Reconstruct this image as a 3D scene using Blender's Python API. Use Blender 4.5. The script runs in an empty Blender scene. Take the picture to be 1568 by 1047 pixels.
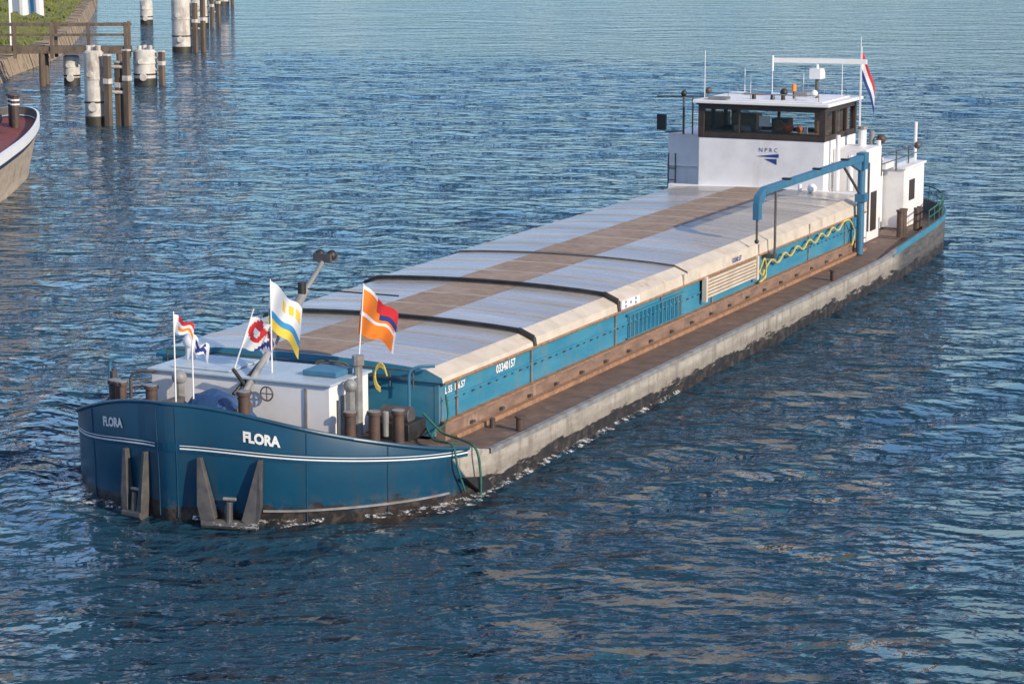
import bpy, math, random
import numpy as np
from mathutils import Vector, Matrix
random.seed(4); rng=np.random.default_rng(4)
sc=bpy.context.scene
PI=math.pi
# ---------------------------------------------------------------- materials
def nt(name):
    m=bpy.data.materials.new(name); m.use_nodes=True
    t=m.node_tree; b=t.nodes['Principled BSDF']; return m,t,b
def c4(c): return (c[0],c[1],c[2],1)
def noise(t,vec,scale,detail=4,rough=.55,dist=0):
    n=t.nodes.new('ShaderNodeTexNoise'); n.inputs['Scale'].default_value=scale
    n.inputs['Detail'].default_value=detail; n.inputs['Roughness'].default_value=rough; n.inputs['Distortion'].default_value=dist
    t.links.new(vec,n.inputs['Vector']); return n.outputs['Fac']
def mapr(t,v,a,b,c=0,d=1):
    n=t.nodes.new('ShaderNodeMapRange'); 
    for i,x in zip((1,2,3,4),(a,b,c,d)): n.inputs[i].default_value=x
    t.links.new(v,n.inputs[0]); return n.outputs[0]
def mix(t,f,a,b):
    n=t.nodes.new('ShaderNodeMix'); n.data_type='RGBA'
    if isinstance(f,(int,float)): n.inputs[0].default_value=f
    else: t.links.new(f,n.inputs[0])
    for s,x in ((6,a),(7,b)):
        if isinstance(x,tuple): n.inputs[s].default_value=c4(x)
        else: t.links.new(x,n.inputs[s])
    return n.outputs[2]
def math_(t,op,a,b=None):
    n=t.nodes.new('ShaderNodeMath'); n.operation=op
    for i,x in enumerate((a,b)):
        if x is None: continue
        if isinstance(x,(int,float)): n.inputs[i].default_value=x
        else: t.links.new(x,n.inputs[i])
    return n.outputs[0]
def objco(t,stretch=(1,1,1)):
    g=t.nodes.new('ShaderNodeNewGeometry')
    mp=t.nodes.new('ShaderNodeMapping'); mp.inputs['Scale'].default_value=stretch
    t.links.new(g.outputs['Position'],mp.inputs['Vector']); return mp.outputs['Vector'],g
def bump(t,b,h,strength,dist=.02):
    n=t.nodes.new('ShaderNodeBump'); n.inputs['Strength'].default_value=strength; n.inputs['Distance'].default_value=dist
    t.links.new(h,n.inputs['Height']); t.links.new(n.outputs[0],b.inputs['Normal'])
def M(name,c1,c2=None,scale=3,rough=.5,metal=0,bmp=.15,stretch=(1,1,1),lo=.4,hi=.65,dirt=None,dscale=1.3,dlo=.58,dhi=.7):
    m,t,b=nt(name); v,g=objco(t,stretch)
    if c2 is None: c2=tuple(x*.75 for x in c1)
    f=mapr(t,noise(t,v,scale,6,.6),lo,hi)
    col=mix(t,f,c1,c2)
    if dirt:
        v2,_=objco(t,(1,1,.35)); col=mix(t,mapr(t,noise(t,v2,dscale,8,.7),dlo,dhi),col,dirt)
    t.links.new(col,b.inputs['Base Color'])
    b.inputs['Roughness'].default_value=rough; b.inputs['Metallic'].default_value=metal
    if bmp: bump(t,b,noise(t,v,scale*6,3),bmp,.01)
    return m
BLUE=M('blue_paint',(.004,.050,.105),(.008,.066,.128),1.5,.38,bmp=.05,dirt=(.02,.05,.07))
LBLUE=M('coaming_blue_paint',(.03,.19,.31),(.05,.235,.35),2,.5,bmp=.08,stretch=(1,.5,2),dirt=(.13,.20,.22),dscale=2,dlo=.53,dhi=.75)
CRANE=M('crane_blue',(.035,.14,.25),(.05,.17,.28),3,.45,dirt=(.10,.12,.13))
WHITE=M('white_paint',(.78,.78,.79),(.69,.69,.70),2,.45,bmp=.04,dirt=(.55,.50,.44),dlo=.58,dhi=.8)
WHITE2=M('clean_white',(.8,.8,.8),(.75,.75,.75),2,.4,bmp=0)
PALE=M('pale_blue_deck_paint',(.42,.50,.56),(.34,.42,.48),3,.35,dirt=(.3,.3,.3))
BEIGE=M('hatch_skirt_beige',(.60,.54,.45),(.50,.44,.36),2.2,.5,dirt=(.30,.21,.14),dscale=2.2,dlo=.58,dhi=.76)
RUST=M('rust_orange',(.33,.185,.105),(.19,.115,.075),7,.8,bmp=.3)
DECK=M('side_deck_brown',(.165,.11,.082),(.10,.072,.058),3,.7,bmp=.3,dirt=(.26,.19,.15),dscale=2)
BROWNW=M('coaming_foot_brown',(.24,.155,.115),(.14,.095,.075),3,.75,bmp=.2,stretch=(1,.6,2),dirt=(.34,.26,.20),dscale=2.2)
BLACK=M('black_paint',(.015,.015,.017),(.03,.03,.03),5,.5)
DGREY=M('dark_grey_steel',(.06,.06,.065),(.10,.095,.09),5,.5)
GREY=M('grey_steel',(.25,.26,.27),(.16,.16,.16),4,.5,dirt=(.2,.12,.08))
BOLL=M('bollard_rust',(.10,.06,.045),(.05,.04,.04),6,.6,bmp=.3)
WALK=M('hatch_walkway',(.29,.215,.16),(.21,.155,.12),6,.85,bmp=.3,dirt=(.36,.29,.24),dscale=1.0,dlo=.5,dhi=.75)
GREEND=M('foredeck_green',(.03,.05,.05),(.05,.06,.055),3,.6)
TARP=M('tarp_blue',(.012,.05,.15),(.018,.07,.18),4,.6)
FRAMEB=M('window_frame_brown',(.05,.035,.028),(.035,.025,.02),5,.45)
YEL=M('yellow_rope',(.60,.47,.10),(.42,.32,.07),9,.85)
OLIVE=M('old_rope',(.16,.14,.08),(.10,.09,.06),9,.9)
GRN=M('green_rope',(.03,.14,.11),(.02,.09,.075),9,.8)
ORANGE=M('orange_cloth',(.9,.25,.03),(.85,.2,.02),3,.7,bmp=0)
RED=M('red_cloth',(.65,.03,.04),(.6,.03,.035),3,.7,bmp=0)
NAVY=M('navy_cloth',(.02,.05,.25),(.02,.05,.22),3,.7,bmp=0)
DNAVY=M('dark_navy_paint',(.012,.018,.05),(.02,.03,.06),3,.45,bmp=0)
SKYB=M('light_blue_cloth',(.04,.30,.60),(.04,.28,.55),3,.7,bmp=0)
YCL=M('yellow_cloth',(.80,.60,.08),(.8,.55,.06),3,.7,bmp=0)
WCL=M('white_cloth',(.8,.8,.8),(.76,.76,.78),3,.7,bmp=0)
WOOD=M('weathered_wood',(.15,.115,.085),(.08,.063,.05),4,.85,stretch=(1,1,.2),bmp=.5)
SHIRT=M('interior_red',(.55,.14,.05),None,3,.7)
TIMB=M('interior_timber',(.30,.19,.11),(.22,.14,.08),3,.6)
DOLW=M('dolphin_white_steel',(.60,.58,.54),(.46,.44,.41),3,.6,dirt=(.20,.14,.10),dscale=1.6,dlo=.52,dhi=.72)
STONE=M('stone_edge',(.35,.27,.18),(.22,.17,.12),2,.9,bmp=.6)
ALG=M('wet_algae',(.03,.03,.022),(.05,.045,.03),4,.5)
REDD=M('red_deck',(.20,.05,.05),(.14,.04,.04),3,.7)
def alu():
    m,t,b=nt('hatch_aluminium'); v,g=objco(t)
    sep=t.nodes.new('ShaderNodeSeparateXYZ'); t.links.new(g.outputs['Position'],sep.inputs[0])
    fl=math_(t,'FLOOR',math_(t,'DIVIDE',sep.outputs[1],1.25))
    wn=t.nodes.new('ShaderNodeTexWhiteNoise'); wn.noise_dimensions='1D'; t.links.new(fl,wn.inputs['W'])
    v2,_=objco(t,(.25,3,1)); n1=noise(t,v2,3,6,.65)
    v3,_=objco(t,(.35,1.2,1)); n2=noise(t,v3,.9,6,.65); n4=noise(t,v2,7,6,.7)
    base=mix(t,wn.outputs['Value'],(.40,.38,.355),(.55,.53,.50))
    base=mix(t,mapr(t,n1,.4,.7,0,.6),base,(.36,.345,.32))
    base=mix(t,mapr(t,n2,.48,.68,0,.7),base,(.34,.30,.25))
    base=mix(t,mapr(t,n4,.60,.72,0,.4),base,(.26,.24,.21))
    t.links.new(base,b.inputs['Base Color'])
    b.inputs['Metallic'].default_value=.25
    t.links.new(mapr(t,n1,.3,.7,.18,.42),b.inputs['Roughness'])
    bump(t,b,n1,.12,.02); return m
ALU=alu()
def hullmat():
    m,t,b=nt('hull_paint'); v,g=objco(t)
    sep=t.nodes.new('ShaderNodeSeparateXYZ'); t.links.new(g.outputs['Position'],sep.inputs[0])
    X,Y,Z=sep.outputs
    n=noise(t,v,1.3,7,.65); nf=noise(t,v,5,6,.7)
    vs,_=objco(t,(1,.5,3)); ns=noise(t,vs,2.2,7,.7)
    blue=mix(t,mapr(t,n,.35,.7),(.003,.046,.098),(.006,.062,.120))
    blue=mix(t,mapr(t,ns,.56,.74,0,.75),blue,(.022,.056,.078))
    vx,_=objco(t,(1,1,.12)); streak=noise(t,vx,4.5,5,.7)
    blue=mix(t,mapr(t,streak,.53,.69,0,.55),blue,(.028,.045,.054))
    grey=mix(t,mapr(t,ns,.35,.65),(.44,.415,.37),(.29,.27,.235))
    grey=mix(t,mapr(t,nf,.56,.70,0,.75),grey,(.18,.13,.09))
    grey=mix(t,mapr(t,streak,.49,.68,0,.7),grey,(.16,.135,.11))
    grey=mix(t,mapr(t,Z,.48,.40,0,.55),grey,(.21,.185,.155))
    dark=mix(t,mapr(t,ns,.4,.7),(.06,.06,.065),(.16,.145,.125))
    isside=mapr(t,math_(t,'ADD',Y,math_(t,'MULTIPLY',Z,.9)),2.95,3.0)
    col=mix(t,isside,blue,grey)
    col=mix(t,mapr(t,Y,26.2,27.2),col,dark)
    edge=math_(t,'ADD',Z,math_(t,'MULTIPLY',math_(t,'SUBTRACT',ns,.5),-.8))
    edgeb=math_(t,'SUBTRACT',edge,mapr(t,isside,0,1,.10,.13))
    col=mix(t,mapr(t,edgeb,.10,.14,1,0),col,(.022,.02,.02))
    rusty=math_(t,'MULTIPLY',mapr(t,Z,.15,.45,1,0),mapr(t,nf,.48,.60))
    col=mix(t,math_(t,'MULTIPLY',rusty,.6),col,(.10,.075,.06))
    t.links.new(col,b.inputs['Base Color'])
    t.links.new(mapr(t,isside,0,1,.30,.5),b.inputs['Roughness'])
    vb,_=objco(t,(1,1,.3)); bump(t,b,noise(t,vb,1.1,2),.22,.06)
    return m
HULL=hullmat()
def glass():
    m=bpy.data.materials.new('window_glass'); m.use_nodes=True; t=m.node_tree; t.nodes.clear()
    o=t.nodes.new('ShaderNodeOutputMaterial'); mx=t.nodes.new('ShaderNodeMixShader')
    tr=t.nodes.new('ShaderNodeBsdfTransparent'); tr.inputs[0].default_value=(.9,.92,.9,1)
    gl=t.nodes.new('ShaderNodeBsdfGlossy'); gl.inputs['Roughness'].default_value=.02
    fr=t.nodes.new('ShaderNodeFresnel'); fr.inputs[0].default_value=1.6
    t.links.new(fr.outputs[0],mx.inputs[0]); t.links.new(tr.outputs[0],mx.inputs[1]); t.links.new(gl.outputs[0],mx.inputs[2]); t.links.new(mx.outputs[0],o.inputs[0]); return m
GLASS=glass()
# ---------------------------------------------------------------- builders
def empty(name):
    e=bpy.data.objects.new(name,None); sc.collection.objects.link(e); return e
class Part:
    def __init__(s,name,mats,parent=None,bevel=0,smooth=False):
        s.n=name; s.m=mats if isinstance(mats,list) else [mats]; s.p=parent; s.b=bevel; s.sm=smooth
        s.v=[]; s.f=[]; s.mi=[]; s.M=Matrix.Identity(4)
    def add(s,vs,fs,mi=0):
        o=len(s.v); s.v+= [tuple(s.M@Vector(v)) for v in vs]; s.f+=[tuple(i+o for i in f) for f in fs]; s.mi+=[mi]*len(fs); return s
    def box(s,x0,x1,y0,y1,z0,z1,mi=0):
        vs=[(x,y,z) for z in (z0,z1) for y in (y0,y1) for x in (x0,x1)]
        return s.add(vs,[(0,2,3,1),(4,5,7,6),(0,1,5,4),(2,6,7,3),(0,4,6,2),(1,3,7,5)],mi)
    def tube(s,p0,p1,r0,r1=None,seg=10,mi=0,caps=True):
        if r1 is None: r1=r0
        p0=Vector(p0); p1=Vector(p1); d=(p1-p0)
        if d.length<1e-6: return s
        d.normalize(); a=d.orthogonal().normalized(); b=d.cross(a); vs=[]
        for p,r in ((p0,r0),(p1,r1)):
            for i in range(seg):
                q=2*PI*i/seg; vs.append(tuple(p+a*math.cos(q)*r+b*math.sin(q)*r))
        fs=[(i,(i+1)%seg,seg+(i+1)%seg,seg+i) for i in range(seg)]
        if caps: fs+=[tuple(range(seg-1,-1,-1)),tuple(range(seg,2*seg))]
        return s.add(vs,fs,mi)
    def path(s,pts,r,seg=8,mi=0):
        for a,b in zip(pts[:-1],pts[1:]): s.tube(a,b,r,r,seg,mi)
        return s
    def prism(s,poly,axis,a,b,mi=0):
        n=len(poly)
        def mk(p,c):
            q=list(p); q.insert(axis,c); return tuple(q)
        vs=[mk(p,a) for p in poly]+[mk(p,b) for p in poly]
        return s.add(vs,[tuple(range(n)),tuple(range(2*n-1,n-1,-1))]+[(i,n+i,n+(i+1)%n,(i+1)%n) for i in range(n)],mi)
    def ball(s,c,r,mi=0,seg=12,rings=8,sz=1):
        vs=[];fs=[]
        for j in range(rings+1):
            ph=PI*j/rings
            for i in range(seg):
                q=2*PI*i/seg; vs.append((c[0]+r*math.sin(ph)*math.cos(q),c[1]+r*math.sin(ph)*math.sin(q),c[2]+r*sz*math.cos(ph)))
        for j in range(rings):
            for i in range(seg): fs.append((j*seg+i,j*seg+(i+1)%seg,(j+1)*seg+(i+1)%seg,(j+1)*seg+i))
        return s.add(vs,fs,mi)
    def done(s):
        me=bpy.data.meshes.new(s.n); me.from_pydata(s.v,[],s.f)
        for m in s.m: me.materials.append(m)
        for p,i in zip(me.polygons,s.mi): p.material_index=i
        import bmesh
        bm=bmesh.new(); bm.from_mesh(me); bmesh.ops.recalc_face_normals(bm,faces=bm.faces); bm.to_mesh(me); bm.free()
        ob=bpy.data.objects.new(s.n,me); sc.collection.objects.link(ob)
        if s.p: ob.parent=s.p
        if s.sm:
            for p in me.polygons: p.use_smooth=True
            try: me.set_sharp_from_angle(angle=math.radians(35))
            except Exception: pass
        if s.b:
            md=ob.modifiers.new('bev','BEVEL'); md.width=s.b; md.segments=2; md.limit_method='ANGLE'; md.angle_limit=math.radians(40)
        return ob
# ---------------------------------------------------------------- barge
barge=empty('cargo_barge')
ctl=[(0,-.23,1.78),(.12,-.21,1.78),(.45,-.12,1.76),(.95,-.03,1.71),(1.45,.11,1.61),(1.95,.36,1.47),(2.4,.72,1.32),(2.82,1.15,1.18),(3.18,1.65,1.04),(3.45,2.2,.92),(3.6,2.75,.83),(3.65,3.3,.70),(3.65,4.2,.68),
(3.65,8,.68),(3.65,12,.68),(3.65,16,.68),(3.65,20,.68),(3.65,24.4,.68),(3.65,25.6,.70),(3.64,27,.80),(3.62,29,.90),(3.56,30.6,.95),(3.42,32,.98),(3.05,33.4,1.0),(2.35,34.6,1.02),(1.3,35.4,1.04),(0,35.7,1.05)]
def catmull(pts,n):
    out=[]; P=[pts[0]]+pts+[pts[-1]]
    for i in range(1,len(P)-2):
        a,b,c,d=[np.array(q,float) for q in P[i-1:i+3]]
        if i==1: a=2*b-c
        for k in range(n):
            t=k/n; out.append(.5*((2*b)+(-a+c)*t+(2*a-5*b+4*c-d)*t*t+(-a+3*b-3*c+d)*t**3))
    out.append(np.array(pts[-1],float)); return np.array(out)
per=catmull(ctl,6)
seg=np.r_[0,np.cumsum(np.hypot(np.diff(per[:,0]),np.diff(per[:,1])))]
SB=.90
def hp(s,off=0):
    a=abs(s); x=np.interp(a,seg,per[:,0]); y=np.interp(a,seg,per[:,1]); z=np.interp(a,seg,per[:,2])
    e=.04; x1=np.interp(a+e,seg,per[:,0]);y1=np.interp(a+e,seg,per[:,1]); x0=np.interp(max(a-e,0),seg,per[:,0]);y0=np.interp(max(a-e,0),seg,per[:,1])
    tx,ty=x1-x0,y1-y0; l=math.hypot(tx,ty) or 1; nx,ny=ty/l,-tx/l
    x+=nx*off; y+=ny*off
    if s<0: x=-x*SB
    return x,y,z
def hz(s,z,off):
    """hull skin point at height z, pushed outward by off (allows for flare)"""
    zt=hp(s)[2]; fl=.045*max(0,zt-.7)*max(0,min(1,(z-.6)/max(.1,zt-.62)))
    x,y,_=hp(s,fl+off); return (x,y,z)
ss=list(-seg[::-1])+list(seg[1:])
def ribbon(part,ss,zf0,zf1,off,th=0,mi=0):
    vs=[];
    for s in ss:
        x,y,z=hp(s); a=zf0(s,y,z); b=zf1(s,y,z)
        vs+=[hz(s,a,off),hz(s,b,off)]
        if th: vs+=[hz(s,b,off-th),hz(s,a,off-th)]
    k=4 if th else 2; fs=[]
    for i in range(len(ss)-1):
        a=i*k;b=a+k
        for j in range(k if th else 1): fs.append((a+j,b+j,b+(j+1)%k,a+(j+1)%k))
    part.add(vs,fs,mi)
hull=Part('hull',HULL,barge,smooth=True)
levels=[(-.6,-.12),(-.05,-.02),(.25,0),(.6,.0)]
vs=[];k=len(levels)+4
for s in ss:
    x,y,z=hp(s)
    for lz,o in levels:
        xx,yy,_=hp(s,o); vs.append((xx,yy,min(lz,z-.03)))
    fl=.045*max(0,(z-.7))
    xx,yy,_=hp(s,fl); vs.append((xx,yy,z-.02)); xx,yy,_=hp(s,fl-.01); vs.append((xx,yy,z)); xx,yy,_=hp(s,fl-.07); vs.append((xx,yy,z)); xx,yy,_=hp(s,fl-.08); vs.append((xx,yy,.55))
fs=[]
for i in range(len(ss)-1):
    for j in range(k-1): fs.append((i*k+j,(i+1)*k+j,(i+1)*k+j+1,i*k+j+1))
hull.add(vs,fs); hull.done()
dk=Part('side_deck',DECK,barge); vs=[]
half=[s for s in seg if s>0]
for s in half:
    a=hp(s,-.05); b=hp(-s,-.05); vs+=[(a[0],a[1],.64),(b[0],b[1],.64)]
dk.add(vs,[(2*i,2*i+2,2*i+3,2*i+1) for i in range(len(half)-1)]); dk.done()
fd=Part('foredeck',GREEND,barge); vs=[]; hb=[s for s in half if hp(s)[1]<3.2]
for s in hb:
    a=hp(s,-.06); b=hp(-s,-.06); zz=min(.85,a[2]-.06); vs+=[(a[0],a[1],zz),(b[0],b[1],zz)]
fd.add(vs,[(2*i,2*i+2,2*i+3,2*i+1) for i in range(len(hb)-1)]); fd.done()
bowss=[s for s in ss if hp(s)[1]<2.75]
bowss=list(np.linspace(bowss[0],bowss[-1],110))
def sz(s,y,z): return 1.10-.34*max(0,(1.78-z)/.95)
for lo,hi in ((.0,.020),(.05,.060)):
    st=Part('white_pinstripe',WHITE2,barge)
    for side in (-1,1):
        ribbon(st,[s for s in bowss if s*side>0 and abs(s)>.17],lambda s,y,z:sz(s,y,z)+lo,lambda s,y,z:sz(s,y,z)+hi,.016,.01)
    st.done()
rb=Part('rubbing_band',BLUE,barge); ribbon(rb,bowss,lambda s,y,z:sz(s,y,z)-.05,lambda s,y,z:sz(s,y,z)+.085,.008,.02); rb.done()
rr=Part('bulwark_rail',BLUE,barge,smooth=True)
for s0,s1 in zip(bowss[:-1],bowss[1:]):
    a=hp(s0,.03);b=hp(s1,.03); rr.tube((a[0],a[1],a[2]-.005),(b[0],b[1],b[2]-.005),.032,.032,8)
rr.done()
wd_=Part('weld_seams',BLUE,barge)
for s0 in (.17,-.17,2.15,3.4,-1.9):
    zt=hp(s0)[2]; a=Vector(hz(s0,.05,.004)); b=Vector(hz(s0,.6,.004)); c=Vector(hz(s0,zt-.05,.004)); wd_.tube(a,b,.009,.009,6); wd_.tube(b,c,.009,.009,6)
wd_.done()
gw=Part('gunwale_strake',GREY,barge)
side=[s for s in seg if 3.2<hp(s)[1]<26.5]
for sg in (1,-1): ribbon(gw,[s*sg for s in side],lambda s,y,z:z-.07,lambda s,y,z:z+.012,.03,.1)
gw.done()
lowb=Part('bow_lower_band',GREY,barge)
ribbon(lowb,list(np.linspace(1.5,4.5,30)),lambda s,y,z:.20,lambda s,y,z:.23,.03,.03); lowb.done()
fp=Part('shoulder_plate',BLACK,barge); fp.prism([(2.35,.45),(3.05,.02),(3.35,.1),(3.1,.3)],0,3.62,3.70); fp.done()
def textmesh(txt,size,mat,name,fn,parent,bold=.012):
    cu=bpy.data.curves.new(name,'FONT'); cu.body=txt; cu.size=size; cu.align_x='CENTER'; cu.align_y='CENTER'; cu.offset=bold*size/.2*.5
    cu.resolution_u=3
    ob=bpy.data.objects.new(name,cu); sc.collection.objects.link(ob)
    dg=bpy.context.evaluated_depsgraph_get(); me=bpy.data.meshes.new_from_object(ob.evaluated_get(dg)); bpy.data.objects.remove(ob)
    for v in me.vertices: v.co=Vector(fn(v.co.x,v.co.y))
    me.materials.clear(); me.materials.append(mat)
    o=bpy.data.objects.new(name,me); sc.collection.objects.link(o); o.parent=parent; return o
def s_at_x(x):
    for s in seg:
        if hp(s)[0]>=x: return s
sc_p=s_at_x(1.42)
textmesh('FLORA',.215,WHITE2,'name_lettering',lambda u,v:hz(sc_p+u*.82,1.30+v-.12*u,.014),barge,.02)
textmesh('FLORA',.195,WHITE2,'name_lettering',lambda u,v:hz(-1.25+u*.85,1.34+v+.06*u,.014),barge,.02)
cm=Part('hold_coaming',[LBLUE,BROWNW,RUST,DECK],barge)
for sg in (1,-1):
    a,b=sorted((sg*2.52,sg*2.6)); cm.box(a,b,3.65,27.1,.9,1.62,0)
    a,b=sorted((sg*2.5,sg*2.68)); cm.box(a,b,3.72,27.0,.63,.93,1)
    a,b=sorted((sg*2.6,sg*2.72)); cm.box(a,b,3.68,27.05,.932,.955,2)
    a,b=sorted((sg*2.68,sg*2.80)); cm.box(a,b,3.9,26.9,.645,.72,2 if sg>0 else 1)
cm.box(-2.515,2.515,3.655,3.73,.7,1.615,0); cm.box(-2.515,2.515,27.0,27.08,.7,1.6,0)
cm.done()
tr=Part('coaming_trim',[LBLUE,RUST,DGREY],barge)
tr.box(2.603,2.625,3.7,27.05,1.27,1.30,0)
for i in range(75):
    y=3.9+i*.31; tr.box(2.604,2.645,y,y+.05,1.245,1.27,2 if i%2 else 0)
tr.tube((2.69,3.66,1.585),(2.69,27.1,1.585),.028,mi=1)
for y in (4.25,7.15,10.95,13.3,16.2,19.6,22.7,25.6): 
    tr.tube((2.63,y,.95),(2.63,y,1.58),.014,mi=1)
for i in range(24):
    y=4+i*.98; tr.box(2.60,2.70,y,y+.035,1.55,1.60,2)
for i in range(20):
    y=4.6+i*1.13; tr.box(2.683,2.75,y,y+.09,.76,.80,2)
tr.done()
lad=Part('coaming_grille',[LBLUE,WHITE],barge)
for i in range(14):
    y=11.6+i*.21; lad.box(2.63,2.66,y,y+.03,1.0,1.42,0)
lad.box(2.628,2.664,11.5,14.5,1.42,1.45,0); lad.box(2.628,2.664,11.5,14.5,.985,1.0,0); lad.done()
lv=Part('louvre_panel',[BEIGE,BROWNW],barge,.004)
lv.box(2.62,2.68,15.6,18.7,1.12,1.56,1)
for i in range(6): lv.box(2.68,2.73,15.62,18.68,1.14+i*.07,1.18+i*.07,0)
lv.box(2.66,2.76,15.5,15.6,1.08,1.6,0); lv.box(2.66,2.76,18.7,18.8,1.08,1.6,0); lv.done()
secs=[(3.6,7.12,1.80),(7.12,10.92,1.86),(10.92,14.6,1.92),(14.6,27.15,1.96)]
def prof(e):
    return [(-2.70,1.60),(-2.68,e-.12),(-2.40,e),(-1.9,e+.035),(-1.2,e+.065),(-.65,e+.08),(0,e+.085),(.65,e+.08),(1.2,e+.065),(1.9,e+.035),(2.40,e),(2.68,e-.12),(2.70,1.60)]
hc=Part('hatch_covers',[ALU,BEIGE,LBLUE,WALK,DGREY],barge)
for y0,y1,e in secs:
    pr=prof(e); n=len(pr)
    vs=[(x,y0,z) for x,z in pr]+[(x,y1,z) for x,z in pr]
    for i in range(n-1):
        hc.add([vs[i],vs[i+1],vs[n+i+1],vs[n+i]],[(0,1,2,3)],1 if i in (0,n-2) or (i==n-3) else 0)
    hc.add([(x,y0,z) for x,z in pr],[tuple(range(n))],2 if y0<4 else 4); hc.add([(x,y1,z) for x,z in pr],[tuple(range(n))],2)
    y=y0+1.25
    while y<y1-.4:
        for i in range(1,n-2):
            (xa,za),(xb,zb)=pr[i],pr[i+1]; h=.016 if i<n-3 else .006
            hc.add([(xa,y-.02,za+.001),(xb,y-.02,zb+.001),(xb,y,zb+h),(xa,y,za+h),(xa,y+.02,za+.001),(xb,y+.02,zb+.001)],[(0,1,2,3),(3,2,5,4)],1 if i in(n-3,) else 0)
        y+=1.25
    y=y0+.06
    while y<y1-.1:
        yy=min(y+1.19,y1-.05)
        hc.add([(-.72,y,e+.0835),(0,y,e+.093),(.62,y,e+.086),(.62,yy,e+.086),(0,yy,e+.093),(-.72,yy,e+.0835)],[(0,1,4,5),(1,2,3,4)],3); y+=1.25
hc.done()
eb=Part('hatch_edge_bands',[BLACK,BEIGE,WHITE],barge)
for y,e in ((7.12,1.86),(10.92,1.92)):
    pr=prof(e)
    for i,((xa,za),(xb,zb)) in enumerate(zip(pr[:-1],pr[1:])):
        r=.028 if i<len(pr)-3 else .045
        eb.tube((xa,y,za+.01),(xb,y,zb+.01),r,mi=0)
eb.box(2.705,2.73,11.0,11.9,1.63,1.79,2)
for y in (14.3,18.9,22.5): eb.box(2.705,2.73,y,y+.06,1.62,1.84,1)
eb.done()
dp=Part('marking_dots',[NAVY],barge)
for y,z in ((11.2,1.75),(11.2,1.67),(11.7,1.75),(11.7,1.67),(11.45,1.71)): dp.tube((2.728,y,z),(2.736,y,z),.028)
dp.done()
textmesh('03340157',.19,WHITE2,'registration_number',lambda u,v:(2.607,6.15+u,1.42+v),barge)
textmesh('L 55  B 6.57',.15,WHITE2,'dimension_lettering',lambda u,v:(2.607,4.22+u,1.42+v),barge)
textmesh('03340157',.14,NAVY,'registration_number',lambda u,v:(2.712,17.5+u,1.70+v),barge)
# ---- foredeck house
fh=Part('foredeck_house',[WHITE,PALE,GREY],barge,.02)
fh.box(-1.55,1.68,1.75,3.0,.85,1.80,0); fh.box(-1.6,1.73,1.70,3.05,1.802,1.84,1)
fh.box(1.25,1.30,1.725,1.745,.9,1.75,2); fh.box(1.683,1.70,2.1,2.7,.9,1.6,2)
fh.done()
fh2=Part('foredeck_hatch_lid',[CRANE,PALE],barge,.02)
fh2.box(.95,1.55,2.2,2.75,1.842,1.93,0); fh2.box(-1.3,-.2,1.9,2.9,1.843,1.87,1); fh2.done()
vt=Part('vents_and_pipes',[GREY,WHITE,DGREY],barge,smooth=True)
vt.tube((1.88,2.05,.85),(1.88,2.05,1.75),.075,mi=0); vt.ball((1.88,2.05,1.78),.11,0)
vt.tube((1.72,2.6,.85),(1.72,2.6,2.0),.07,mi=0); vt.tube((1.72,2.6,2.0),(1.72,2.6,2.15),.1,.1,mi=0)
vt.tube((-1.35,2.6,1.8),(-1.35,2.6,2.1),.09,mi=1); vt.ball((-1.35,2.6,2.13),.13,1)
vt.tube((-.9,1.55,.9),(-.9,1.55,1.75),.08,mi=0); vt.ball((-.9,1.55,1.77),.12,0)
vt.done()
dv=Part('pipe_davits',[CRANE,DGREY],barge,smooth=True)
def davit(x,y,z,h,d,mi=0):
    pts=[(x,y,z),(x,y,z+h)]+[(x+d[0]*(1-math.cos(a)),y+d[1]*(1-math.cos(a)),z+h+.14*math.sin(a)) for a in np.linspace(0,PI/2,5)]
    pts.append((pts[-1][0]+d[0],pts[-1][1]+d[1],pts[-1][2])); dv.path(pts,.025,8,mi)
davit(2.25,3.3,.9,.85,(.18,.1)); davit(-2.1,1.4,.95,.95,(.18,.05)); davit(-1.85,1.6,.95,.7,(.2,.05),1)
dv.tube((-1.9,1.2,.9),(-1.9,1.2,1.85),.05,mi=1); dv.tube((-2.15,1.6,.9),(-2.15,1.6,1.8),.04,mi=1)
dv.tube((2.05,1.35,.85),(2.05,1.35,1.7),.02,mi=1); dv.done()
rl=Part('front_railing',[DGREY],barge)
for i in range(12):
    x=-2.4+i*.42; rl.tube((x,3.5,1.5),(x,3.5,1.78),.012,seg=6)
for z in (1.65,1.78): rl.tube((-2.4,3.5,z),(2.25,3.5,z),.014,seg=6)
rl.done()
bl=Part('bow_bollards',[BOLL,GREY],barge,smooth=True)
for x,y,h in ((2.05,1.72,1.40),(2.32,2.0,1.38),(2.58,2.3,1.36),(-.62,.35,1.84),(.85,.62,1.82),(-1.45,.75,1.75),(-1.7,.95,1.72)):
    bl.tube((x,y,.8),(x,y,h),.09,seg=16); bl.tube((x,y,h),(x,y,h+.05),.115,seg=16); bl.tube((x,y,h+.05),(x,y,h+.06),.10,seg=16,mi=1)
bl.done()
wn=Part('anchor_winch',[DGREY,BLACK,GREY],barge,.01,True)
wn.tube((-.6,1.0,1.3),(.5,1.0,1.3),.18,seg=16); wn.box(-.75,-.6,.8,1.25,.9,1.55); wn.box(.5,.62,.8,1.25,.9,1.55)
wn.box(1.95,2.6,2.6,3.2,.85,1.12,1); wn.tube((2.0,2.9,1.2),(2.5,2.9,1.2),.14,seg=14,mi=0); wn.tube((2.2,2.6,.9),(2.2,2.6,1.3),.05,mi=2)
wn.done()
tp=Part('tarpaulin',TARP,barge,smooth=False)
g=11; vs=[]
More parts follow.
